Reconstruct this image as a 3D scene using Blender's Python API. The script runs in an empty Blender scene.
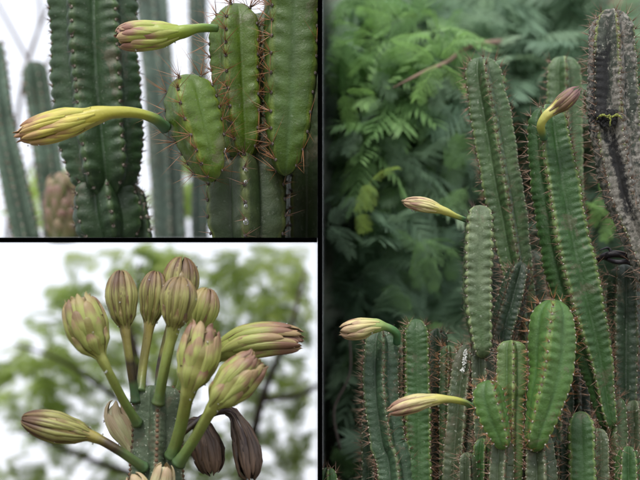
import bpy, bmesh, math, random
import numpy as np
from mathutils import Vector
random.seed(7); rng = np.random.default_rng(7)
PI = math.pi
S = bpy.context.scene; COL = S.collection

# ------------------------------------------------------------------ camera, sky, sun, exposure
L = 100.0; K = 36.0 / L / 640.0; TE = 0.17; CZ = 0.45; F = 3.56
cam = bpy.data.objects.new('camera', bpy.data.cameras.new('camera')); COL.objects.link(cam)
cam.location = (0, 0, CZ); cam.rotation_euler = (PI / 2, 0, 0)
cam.data.lens = L; cam.data.sensor_width = 36; cam.data.shift_y = TE * L / 36
cam.data.clip_end = 1000; cam.data.clip_start = 0.05
cam.data.dof.use_dof = True; cam.data.dof.focus_distance = 3.50; cam.data.dof.aperture_fstop = 2.3
S.camera = cam
S.view_settings.view_transform = 'Standard'; S.view_settings.look = 'None'
S.view_settings.exposure = 0.6; S.view_settings.gamma = 1
W = bpy.data.worlds.new('World'); S.world = W; W.use_nodes = True
wn = W.node_tree.nodes; wl = W.node_tree.links
bg = wn['Background']; bg.inputs['Strength'].default_value = 0.1
sky = wn.new('ShaderNodeTexSky'); sky.sky_type = 'NISHITA'; sky.sun_disc = False
SUN_EL = math.radians(58); SUN_AZ = math.radians(198)
sky.sun_elevation = SUN_EL; sky.sun_rotation = SUN_AZ; sky.dust_density = 4
mixw = wn.new('ShaderNodeMixRGB'); mixw.inputs[0].default_value = 0.82
mixw.inputs[2].default_value = (8.6, 8.8, 9.5, 1)
wl.new(sky.outputs[0], mixw.inputs[1]); wl.new(mixw.outputs[0], bg.inputs['Color'])
sl = bpy.data.lights.new('sun', 'SUN'); sl.energy = 1.5; sl.angle = math.radians(10); sl.color = (1, .97, .92)
so = bpy.data.objects.new('sun', sl); COL.objects.link(so)
sd = Vector((math.sin(SUN_AZ) * math.cos(SUN_EL), math.cos(SUN_AZ) * math.cos(SUN_EL), math.sin(SUN_EL)))
so.rotation_euler = sd.to_track_quat('Z', 'Y').to_euler()

# ------------------------------------------------------------------ helpers
def at(px, py, Y):
    return np.array([(px - 320) * K * Y, Y, CZ + (240 - py) * K * Y + TE * Y])
def tag(o, label=None, cat=None, group=None, kind=None):
    if label: o['label'] = label
    if cat: o['category'] = cat
    if group: o['group'] = group
    if kind: o['kind'] = kind
    return o
def empty(name, loc, label=None, cat=None, group=None):
    o = bpy.data.objects.new(name, None); COL.objects.link(o); o.location = [float(c) for c in loc]
    o.empty_display_size = .05
    return tag(o, label, cat, group)
class MB:
    def __init__(s): s.v = []; s.f = []; s.uv = []; s.n = 0
    def add(s, verts, faces, uvs=None):
        verts = np.asarray(verts, float); b = s.n
        s.v.append(verts); s.n += len(verts)
        s.f += [tuple(i + b for i in f) for f in faces]
        s.uv.append(np.zeros((len(verts), 2)) if uvs is None else np.asarray(uvs, float))
    def build(s, name, mat, parent=None, smooth=True, clip=None, kind=None, label=None):
        V = np.concatenate(s.v) if s.v else np.zeros((0, 3)); U = np.concatenate(s.uv) if s.uv else np.zeros((0, 2))
        me = bpy.data.meshes.new(name); me.from_pydata(V.tolist(), [], s.f)
        li = np.zeros(len(me.loops), np.int32); me.loops.foreach_get('vertex_index', li)
        ul = me.uv_layers.new(name='UVMap'); ul.data.foreach_set('uv', U[li].astype(np.float32).ravel())
        if smooth: me.polygons.foreach_set('use_smooth', np.ones(len(me.polygons), bool))
        if clip:
            bm = bmesh.new(); bm.from_mesh(me)
            for co, no in clip:
                bmesh.ops.bisect_plane(bm, geom=bm.verts[:] + bm.edges[:] + bm.faces[:], plane_co=co, plane_no=no, clear_outer=True)
            bm.to_mesh(me); bm.free()
        me.materials.append(mat); me.update()
        o = bpy.data.objects.new(name, me); COL.objects.link(o)
        if parent is not None:
            o.parent = parent; pl = world_loc(parent); o.location = (-pl[0], -pl[1], -pl[2])
        return tag(o, label, None, None, kind)
def world_loc(o):
    l = np.array(o.location)
    while o.parent is not None:
        o = o.parent; l = l + np.array(o.location)
    return l
def spline(pts, n):
    """Catmull-Rom through rows of pts, resampled evenly over the first three coordinates."""
    p = np.asarray(pts, float); q = np.vstack([2 * p[0] - p[1], p, 2 * p[-1] - p[-2]]); out = []
    for i in range(len(p) - 1):
        a, b, c, d = q[i:i + 4]
        for t in np.linspace(0, 1, 24, endpoint=(i == len(p) - 2)):
            out.append(.5 * (2 * b + (c - a) * t + (2 * a - 5 * b + 4 * c - d) * t * t + (3 * b - a - 3 * c + d) * t ** 3))
    out = np.array(out); seg = np.linalg.norm(np.diff(out[:, :3], axis=0), axis=1)
    s = np.concatenate([[0], np.cumsum(seg)]); u = np.linspace(0, s[-1], n)
    return np.stack([np.interp(u, s, out[:, k]) for k in range(p.shape[1])], 1), s[-1]
def frames(C, front=(0, -1, 0)):
    T = np.gradient(C, axis=0); T /= np.linalg.norm(T, axis=1)[:, None] + 1e-12
    N = []; prev = np.array(front, float)
    for t in T:
        prev = prev - t * prev.dot(t); prev = prev / (np.linalg.norm(prev) + 1e-12); N.append(prev)
    N = np.array(N); B = np.cross(T, N)
    return T, N, B
def grid_faces(nr, nc, wrap=True):
    f = []
    for i in range(nr - 1):
        for j in range(nc if wrap else nc - 1):
            k = (j + 1) % nc
            f.append((i * nc + j, i * nc + k, (i + 1) * nc + k, (i + 1) * nc + j))
    return f
def tube(mb, pts, radii, seg=8, u=0.5):
    n = max(4, 5 * len(pts)); A = np.column_stack([np.asarray(pts, float), np.asarray(radii, float)])
    R, Ln = spline(A, n); C = R[:, :3]; T, N, B = frames(C, (.13, -1, .2))
    th = np.linspace(0, 2 * PI, seg, endpoint=False)
    V = C[:, None] + R[:, 3][:, None, None] * (np.cos(th)[None, :, None] * N[:, None] + np.sin(th)[None, :, None] * B[:, None])
    uv = np.zeros((n, seg, 2)); uv[..., 0] = u; uv[..., 1] = np.linspace(0, 1, n)[:, None]
    mb.add(V.reshape(-1, 3), grid_faces(n, seg) + [tuple(range((n - 1) * seg, n * seg)), tuple(range(seg))[::-1]], uv.reshape(-1, 2))

# ------------------------------------------------------------------ materials
def newmat(name):
    m = bpy.data.materials.new(name); m.use_nodes = True; nt = m.node_tree
    return m, nt, nt.nodes['Principled BSDF']
class N:
    def __init__(s, nt): s.nt = nt
    def n(s, t, **k):
        x = s.nt.nodes.new(t)
        for a, b in k.items(): setattr(x, a, b)
        return x
    def l(s, a, b): s.nt.links.new(a, b)
    def ramp(s, fac, stops):
        r = s.n('ShaderNodeValToRGB'); e = r.color_ramp.elements
        while len(e) < len(stops): e.new(.5)
        for x, (p, c) in zip(e, stops): x.position = p; x.color = (*c, 1) if len(c) == 3 else c
        s.l(fac, r.inputs[0]); return r.outputs[0]
    def mix(s, fac, a, b, mode='MIX'):
        m = s.n('ShaderNodeMixRGB', blend_type=mode)
        for i, x in enumerate((fac, a, b)):
            if hasattr(x, 'links'): s.l(x, m.inputs[i])
            elif isinstance(x, (int, float)): m.inputs[i].default_value = x
            else: m.inputs[i].default_value = (*x, 1)
        return m.outputs[0]
    def noise(s, scale, detail=4, rough=.6, vec=None, dist=0):
        x = s.n('ShaderNodeTexNoise'); x.inputs['Scale'].default_value = scale; x.inputs['Detail'].default_value = detail
        x.inputs['Roughness'].default_value = rough; x.inputs['Distortion'].default_value = dist
        if vec is None:
            tc = s.n('ShaderNodeTexCoord'); vec = tc.outputs['Object']
        s.l(vec, x.inputs['Vector']); return x.outputs['Fac']
    def uv(s):
        tc = s.n('ShaderNodeTexCoord'); sp = s.n('ShaderNodeSeparateXYZ'); s.l(tc.outputs['UV'], sp.inputs[0]); return sp.outputs
    def bump(s, h, strength, dist, bs):
        b = s.n('ShaderNodeBump'); b.inputs['Strength'].default_value = strength; b.inputs['Distance'].default_value = dist
        s.l(h, b.inputs['Height']); s.l(b.outputs[0], bs.inputs['Normal'])
def g3(c, k): return tuple(min(1, x * k) for x in c)
def cactus_mat(name, face, crest=None, valley=None, bloom=(.30, .42, .34), bloom_amt=.35, speck=.2, rough=.42, blotch=None, blotch_amt=0, scale=1.0, tip=None):
    m, nt, b = newmat(name); q = N(nt); uv = q.uv()
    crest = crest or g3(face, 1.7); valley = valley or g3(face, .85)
    crest = g3(crest, 1.3); face = g3(face, .92)  # crests brightened, faces dimmed: highlight contrast put into the skin colour
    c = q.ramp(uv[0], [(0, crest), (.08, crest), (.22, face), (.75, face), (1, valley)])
    n1 = q.noise(9 * scale, 5); c = q.mix(q.ramp(n1, [(.4, (0, 0, 0)), (.72, (bloom_amt,) * 3)]), c, bloom)
    n2 = q.noise(30 * scale, 4); c = q.mix(q.ramp(n2, [(.42, (0, 0, 0)), (.66, (.62,) * 3)]), c, g3(face, .5))
    n5 = q.noise(13 * scale, 6, .75, dist=.5); c = q.mix(q.ramp(n5, [(.57, (0, 0, 0)), (.63, (.55,) * 3)]), c, (.15, .125, .08))
    n6 = q.noise(4 * scale, 3, .6); c = q.mix(q.ramp(n6, [(.35, (.45,) * 3), (.6, (0, 0, 0))]), c, g3(face, .42))
    if tip:
        c = q.mix(q.ramp(uv[1], [(0, (.7,) * 3), (.12, (.0,) * 3)]), c, tip)
    if blotch:
        n3 = q.noise(7 * scale, 6, .7, dist=.6); c = q.mix(q.ramp(n3, [(.62 - blotch_amt * .3, (0, 0, 0)), (.68 - blotch_amt * .2, (.9,) * 3)]), c, blotch)
    n4 = q.noise(170 * scale, 2, .5); c = q.mix(q.ramp(n4, [(.66, (0, 0, 0)), (.72, (speck,) * 3)]), c, (.55, .58, .48))
    q.l(c, b.inputs['Base Color'])
    q.l(q.ramp(n2, [(.3, (rough - .1,) * 3), (.7, (rough + .14,) * 3)]), b.inputs['Roughness'])
    b.inputs['Specular IOR Level'].default_value = .45
    q.bump(q.noise(55 * scale, 6, .7), .5, .006, b)
    return m
def plain(name, col, rough=.7, var=.35, scale=40, bump=0.3, sss=0, alpha=1):
    m, nt, b = newmat(name); q = N(nt); n = q.noise(scale, 5)
    q.l(q.mix(q.ramp(n, [(.3, (0, 0, 0)), (.75, (1, 1, 1))]), g3(col, 1 - var), g3(col, 1 + var)), b.inputs['Base Color'])
    b.inputs['Roughness'].default_value = rough
    if bump: q.bump(q.noise(scale * 2, 4), bump, .003, b)
    return m
def spine_mat(name, base, tip):
    m, nt, b = newmat(name); q = N(nt); uv = q.uv()
    c = q.ramp(uv[1], [(0, (.09, .075, .06)), (.06, (.12, .09, .07)), (.3, base), (1, tip)]); c = q.mix(uv[0], c, g3(base, .45))
    q.l(c, b.inputs['Base Color']); b.inputs['Roughness'].default_value = .5
    return m
def tube_mat(name, stops, mott=(.20, .16, .03), amt=.3):
    m, nt, b = newmat(name); q = N(nt); uv = q.uv(); c = q.ramp(uv[1], stops)
    c = q.mix(q.ramp(q.noise(22, 5), [(.45, (0, 0, 0)), (.72, (amt,) * 3)]), c, mott)
    c = q.mix(q.ramp(q.noise(120, 3), [(.60, (0, 0, 0)), (.70, (amt * .8,) * 3)]), c, (.10, .06, .03))
    q.l(c, b.inputs['Base Color']); b.inputs['Roughness'].default_value = .42
    b.inputs['Subsurface Weight'].default_value = .12; b.inputs['Subsurface Radius'].default_value = (.01, .01, .004); b.inputs['Subsurface Scale'].default_value = .6
    q.bump(q.noise(80, 4), .3, .003, b); return m
def tepal_mat(name, base, mid, tipc, edge, stripe=(.12, .10, .03), stripe_amt=.45, ew=.10):
    """u across the tepal (0..1), v along it"""
    m, nt, b = newmat(name); q = N(nt); uv = q.uv()
    oi = q.n('ShaderNodeObjectInfo')
    tc = q.n('ShaderNodeTexCoord'); mp = q.n('ShaderNodeMapping'); mp.inputs['Scale'].default_value = (9, 1.2, 1)
    q.l(tc.outputs['UV'], mp.inputs['Vector']); cb = q.n('ShaderNodeCombineXYZ'); q.l(oi.outputs['Random'], cb.inputs[2])
    sc = q.n('ShaderNodeVectorMath', operation='SCALE'); q.l(cb.outputs[0], sc.inputs[0]); sc.inputs['Scale'].default_value = 37
    ad = q.n('ShaderNodeVectorMath', operation='ADD'); q.l(mp.outputs[0], ad.inputs[0]); q.l(sc.outputs[0], ad.inputs[1])
    st = q.noise(1.0, 4, .6, vec=ad.outputs[0])
    ma = q.n('ShaderNodeMath', operation='MULTIPLY_ADD'); q.l(st, ma.inputs[0]); ma.inputs[1].default_value = .5; q.l(uv[1], ma.inputs[2])
    c = q.ramp(ma.outputs[0], [(.3, base), (.80, mid), (.98, tipc), (1, tipc)])
    c = q.mix(q.ramp(st, [(.48, (0, 0, 0)), (.66, (stripe_amt,) * 3)]), c, stripe)
    e = q.ramp(uv[0], [(0, (.9,) * 3), (ew, (0, 0, 0)), (1 - ew, (0, 0, 0)), (1, (.9,) * 3)])
    c = q.mix(e, c, edge)
    dk = q.n('ShaderNodeMath', operation='MULTIPLY'); q.l(q.ramp(uv[1], [(.45, (0, 0, 0)), (.85, (1, 1, 1))]), dk.inputs[0]); q.l(q.ramp(oi.outputs['Random'], [(.55, (0, 0, 0)), (.7, (1, 1, 1))]), dk.inputs[1])
    dk2 = q.n('ShaderNodeMath', operation='MULTIPLY'); q.l(dk.outputs[0], dk2.inputs[0]); dk2.inputs[1].default_value = .6
    c = q.mix(dk2.outputs[0], c, g3(edge, .9))
    c = q.mix(q.ramp(oi.outputs['Random'], [(0, (.0,) * 3), (.5, (.3,) * 3), (.7, (0, 0, 0))]), c, g3(mid, 1.3))
    q.l(c, b.inputs['Base Color']); b.inputs['Roughness'].default_value = .45
    b.inputs['Subsurface Weight'].default_value = .1; b.inputs['Subsurface Radius'].default_value = (.01, .008, .004); b.inputs['Subsurface Scale'].default_value = .5
    q.bump(st, .4, .004, b); return m
def leaf_mat(name, dark, light, trans=.45):
    """u = random tint of the frond"""
    m, nt, b = newmat(name); q = N(nt); uv = q.uv()
    c = q.ramp(uv[0], [(0, dark), (.55, tuple((a + 2 * d) / 3 for a, d in zip(light, dark))), (1, light)])
    q.l(c, b.inputs['Base Color']); b.inputs['Roughness'].default_value = .5; b.inputs['Specular IOR Level'].default_value = .3
    t = q.n('ShaderNodeBsdfTranslucent'); q.l(q.mix(.0, c, c), t.inputs['Color'])
    mx = q.n('ShaderNodeMixShader'); mx.inputs[0].default_value = trans
    q.l(b.outputs[0], mx.inputs[1]); q.l(t.outputs[0], mx.inputs[2]); q.l(mx.outputs[0], nt.nodes['Material Output'].inputs['Surface'])
    return m

# ------------------------------------------------------------------ setting
def box(mb, x0, x1, y0, y1, z0, z1, shear=0.0):
    vs = [(x, y, z + shear * y) for x in (x0, x1) for y in (y0, y1) for z in (z0, z1)]
    mb.add(vs, [(0, 1, 3, 2), (4, 6, 7, 5), (0, 4, 5, 1), (2, 3, 7, 6), (0, 2, 6, 4), (1, 5, 7, 3)])
m, nt, b = newmat('leaf_litter_ground'); q = N(nt); n = q.noise(3, 8, .7)
q.l(q.ramp(n, [(.3, (.05, .035, .02)), (.5, (.10, .08, .045)), (.7, (.06, .09, .03))]), b.inputs['Base Color']); b.inputs['Roughness'].default_value = .9
q.bump(q.noise(30, 6), .6, .02, b); M_GROUND = m
mb = MB(); gx = np.linspace(-1, 1, 61); gx = np.sign(gx) * np.abs(gx) ** 3 * 300
V = [(x, y, .03 * math.sin(x * 1.3) * math.cos(y * .9) * (1 if abs(x) + abs(y) < 30 else 0)) for x in gx for y in gx]
mb.add(V, grid_faces(61, 61, False)); tag(mb.build('ground', M_GROUND), kind='structure')
GROUND = 0.0
# added backing bank behind the right trees, closes the sky gaps
m, nt, b = newmat('backing_bank_earth'); q = N(nt); n = q.noise(2.5, 8, .7)
q.l(q.ramp(n, [(.35, (.05, .07, .05)), (.5, (.10, .13, .09)), (.68, (.18, .15, .12))]), b.inputs['Base Color']); b.inputs['Roughness'].default_value = .95  # earth tones raised in place of air haze
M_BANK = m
mb = MB(); nx, nz = 90, 90; V = []
for i in range(nz):
    for j in range(nx):
        x = .006 + j / (nx - 1) * 3.4; z = -.1 + i / (nz - 1) * 3.4
        d = .16 * math.sin(5 * x + 2 * z) * math.sin(4.1 * z - x) + .10 * math.sin(13 * x + 1) * math.sin(11 * z) + .05 * random.random()
        V.append((x, 5.75 + .12 * z + d, z))
mb.add(V, grid_faces(nz, nx, False)); tag(mb.build('backing_bank', M_BANK), kind='structure')

M_EDGE = plain('black_edge_strip', (.001, .001, .001), .9, .1, 40, 0); M_EDGE.node_tree.nodes['Principled BSDF'].inputs['Specular IOR Level'].default_value = 0
M_PALE = plain('grey_board', (.13, .135, .14), .8, .05, 4, 0)
M_DKG = plain('dark_green_board', (.035, .06, .038), .8, .1, 4, 0)
Y0, Y1 = 3.46, 7.5; HT = .0046; YB = 5.45
def slab(mb, x0, x1):
    ya, yb = Y0 + .013, Y1; za, zb = 1.62, CZ + .33 * Y1
    vs = [(x, y, z) for x in (x0, x1) for y, z in ((ya, .02), (yb, .02), (yb, zb), (ya, za))]
    mb.add(vs, [(0, 1, 2, 3), (7, 6, 5, 4), (0, 4, 5, 1), (1, 5, 6, 2), (2, 6, 7, 3), (3, 7, 4, 0)])
p = empty('added_partition', (0, Y0, 0), 'added tall thin upright partition with a black front edge parting the left displays from the right one', 'partition')  # added; stands in for the black line between left and right displays
mb = MB(); box(mb, -HT, HT, Y0, Y0 + .012, 0.02, 1.62); mb.build('edge_strip', M_EDGE, p, False)
mb = MB(); slab(mb, -.0043, -.0002); mb.build('panel', M_PALE, p, False, label='pale panel on the left side')
mb = MB(); slab(mb, .0002, .0043); mb.build('panel', M_DKG, p, False, label='dark green panel on the right side')
p = empty('added_shelf', (-.7, Y0, CZ + TE * Y0), 'added thin tilted shelf board with a black front edge between the upper and lower left displays', 'shelf')  # added too, for the black line between upper and lower displays
mb = MB(); box(mb, -2.3, -.0060, Y0, Y0 + .012, CZ - .0046, CZ + .0046, TE); mb.build('edge_strip', M_EDGE, p, False)
mb = MB(); box(mb, -2.3, -.0060, Y0 + .013, YB, CZ - .0042, CZ + .0042, TE); mb.build('board', M_PALE, p, False)
for y in (Y0 + .1, YB - .1):
    mb = MB(); box(mb, -2.28, -2.24, y, y + .04, 0, CZ - .008 + TE * y); mb.build('support_post', M_PALE, p, False)

CL_TL = [((-.0046, 0, 0), (1, 0, 0)), ((0, 0, CZ + .0043), (0, TE, -1))]
CL_BL = [((-.0046, 0, 0), (1, 0, 0)), ((0, 0, CZ - .006), (0, -TE, 1))]
CL_R = [((.0046, 0, 0), (-1, 0, 0))]
def inside(p, clip):
    return all((np.asarray(p) - np.array(co)).dot(np.array(no)) < 0 for co, no in clip) if clip else True

# ------------------------------------------------------------------ cactus stems
M_AREOLE = plain('areole_felt', (.22, .19, .15), .95, .4, 200, 0)
M_AREOLE_W = plain('areole_pale_felt', (.48, .46, .38), .95, .3, 200, 0)
SP_ORANGE = spine_mat('spine_orange', (.42, .17, .06), (.50, .30, .15))
SP_DARK = spine_mat('spine_dark', (.10, .06, .045), (.16, .12, .10))
SP_PINK = spine_mat('spine_pinkish', (.33, .18, .11), (.50, .36, .26))
def blob(mb, c, nrm, r, flat=.6, seg=6):
    nrm = nrm / np.linalg.norm(nrm); a = np.cross(nrm, (0.3, .2, 1)); a /= np.linalg.norm(a); bb = np.cross(nrm, a)
    V = []; rings = [(.0, 1.0), (.55, .75), (.9, .0)]
    for h, rr in [(-.3, .8), (.25, 1.0), (.75, .7)]:
        for k in range(seg):
            t = 2 * PI * k / seg; V.append(c + r * (rr * math.cos(t) * a + rr * math.sin(t) * bb + h * flat * nrm))
    V.append(c + r * flat * nrm * 1.05)
    f = grid_faces(3, seg) + [(2 * seg + k, 2 * seg + (k + 1) % seg, 3 * seg) for k in range(seg)]
    mb.add(V, f)
def spines(mb, c, nrm, n, ln, w, spread=.9, up=None, clip=None):
    nrm = nrm / np.linalg.norm(nrm)
    for k in range(n):
        d = nrm + rng.normal(0, spread * .6, 3)
        if up is not None: d = d + up * rng.uniform(-.1, .35)
        if d.dot(nrm) < 0.05: d = d - nrm * (d.dot(nrm) - .25)
        d /= np.linalg.norm(d); l = ln * rng.choice([rng.uniform(.3, .8), rng.uniform(.7, 1.35)])
        if clip and not inside(c + d * l, clip): continue
        a = np.cross(d, (.2, .3, .9)); a /= np.linalg.norm(a); bb = np.cross(d, a); u = rng.uniform(0, .8)
        V = [c + w * (math.cos(t) * a + math.sin(t) * bb) for t in (0, 2.1, 4.2)] + [c + d * l]
        mb.add(V, [(0, 1, 3), (1, 2, 3), (2, 0, 3)], [(u, 0)] * 3 + [(u, 1)])
def stem(parent, path, Y, mat, n=5, phase=0, D=.48, lam=8, sc=.05, pleat=.05, spn=7, spl=10, spw=.55, spm=None, arm=None,
         arr=1.3, clip=None, cap=.95, individual=False, name='stem', lastpy=500, base_pinch=False, sharp=1.0, twist=0, skew=2.6):
    """path: rows (px, py, half width px[, depth offset m]) base to tip. phase: angle of one crest from the camera side, degrees, + to the right."""
    rows = []
    for r in path:
        yy = Y + (r[3] if len(r) > 3 else 0); rows.append([*at(r[0], r[1], yy), r[2] * K * yy])
    px = K * Y
    _, Ln = spline(rows, 10); nr = max(24, int(Ln / (lam * px) * 5)); R, Ln = spline(rows, nr)
    C = R[:, :3]; T, Nn, B = frames(C); s = np.linspace(0, Ln, nr); rad = R[:, 3].copy()
    # rounded tip
    capL = cap * rad[int(nr * .8)]; x = np.clip((Ln - s) / capL, 0, 1); rad = rad * np.sqrt(np.clip(1 - (1 - x) ** 2.05, 0, 1)); rad = np.maximum(rad, 1e-4)
    if path[0][1] < 470 and path[0][1] > path[-1][1]:
        x = np.clip(s / (1.1 * max(R[0, 3], 6 * px)), 0, 1); rad = rad * (.12 + .88 * np.sqrt(x * (2 - x)))
    if base_pinch:
        x = np.clip(s / (rad.max() * 1.2), 0, 1); rad = rad * (.25 + .75 * np.sqrt(x * (2 - x)))
    M = 14; seg = n * M; th = np.arange(seg) / seg * 2 * PI; ph = ((np.arange(seg) % M) / M); ph = np.where(ph > .5, 1 - ph, ph) * 2
    d = np.sqrt((ph * .96) ** 2 + .09 ** 2) - .09; d = (d / d.max()) ** sharp
    ss = s[:, None] / (lam * px); jit = rng.uniform(0, 1, n); rib = (np.arange(seg) + M // 2) // M % n
    per = ss + jit[rib][None, :] + .2 * np.sin(.8 * ss + 1.7 * rib[None, :])
    wob = 1 + .025 * np.sin(ss * .55 + rib[None, :] * 2.1) + .018 * np.sin(ss * 1.27 + rib[None, :] * 4.0)
    cr = .55 * sc * np.clip(1 - ph * 1.2, 0, 1)[None, :] * (np.cos(2 * PI * per) * -1)
    pl = 1.25 * (.65 + .6 * np.sin(.37 * ss + 2.3 * rib[None, :]) * np.sin(.91 * ss + rib[None, :])) * pleat * np.sin(PI * np.clip(ph, 0, 1) ** .7)[None, :] * np.cos(2 * PI * per + skew * ph[None, :]) * -1
    rr = rad[:, None] * wob * (1 - D * d[None, :]) * (1 + cr + pl * .36)
    phi0 = math.radians(phase); tw = math.radians(twist) * (s / Ln)[:, None]; ang = th[None, :] + phi0 + tw
    # theta 0 -> towards camera (N); + -> picture right
    Rt = B * np.sign(B[:, :1].sum() + 1e-9)
    V = C[:, None] + rr[..., None] * (np.cos(ang)[..., None] * Nn[:, None] + np.sin(ang)[..., None] * Rt[:, None])
    uv = np.zeros((nr, seg, 2)); uv[..., 0] = ph[None]; uv[..., 1] = ((Ln - s))[:, None]
    mb = MB(); tipv = C[-1] + T[-1] * .0005
    fs = grid_faces(nr, seg)
    if np.sign(B[:, :1].sum()) < 0: fs = [f[::-1] for f in fs]
    fs += [((nr - 1) * seg + k, (nr - 1) * seg + (k + 1) % seg, nr * seg) for k in range(seg)]
    mb.add(np.vstack([V.reshape(-1, 3), tipv[None]]), fs, np.vstack([uv.reshape(-1, 2), [[0, 0]]]))
    so_ = mb.build(name, mat, parent, clip=clip)
    # areoles and spines
    am, sm = MB(), MB(); spm = spm or SP_PINK; arm = arm or M_AREOLE_W
    for k in range(n):
        col = k * M
        q0 = 1 - jit[k]
        for i in range(1, 4000):
            sa = (i + q0 - 1 - .2 * math.sin(.8 * (i + q0 - 1) + 1.7 * k)) * lam * px
            if sa < 0: continue
            if sa > Ln * .995: break
            fi = sa / Ln * (nr - 1); i0 = min(int(fi), nr - 2); fr = fi - i0
            pnt = V[i0, col] * (1 - fr) + V[i0 + 1, col] * fr
            cc = C[i0] * (1 - fr) + C[i0 + 1] * fr
            pypx = 240 - (pnt[2] - CZ - TE * pnt[1]) / (K * pnt[1])
            if pypx > lastpy or not inside(pnt, clip): continue
            nrm = pnt - cc; nrm /= np.linalg.norm(nrm) + 1e-9
            near_tip = np.clip(1 - (Ln - sa) / (rad.max() * 1.2), 0, 1)
            nrm = nrm + T[i0] * (.15 + .9 * near_tip); nrm /= np.linalg.norm(nrm)
            a2, s2 = (MB(), MB()) if individual else (am, sm)
            blob(s2 if individual else a2, pnt + nrm * .1 * px, nrm, arr * px, .7)
            nn = spn + rng.integers(-2, 3); spines(s2, pnt + nrm * arr * .3 * px, nrm, max(2, nn + int(4 * near_tip)), spl * px * (1 + .35 * near_tip), spw * px, .95, T[i0], clip)
            if individual:
                s2.build('spine_cluster', spm, so_, False)
    if not individual:
        if am.n: am.build('areoles', arm, parent, kind='stuff')
        if sm.n: sm.build('spines', spm, parent, False, kind='stuff')
    return so_

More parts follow.
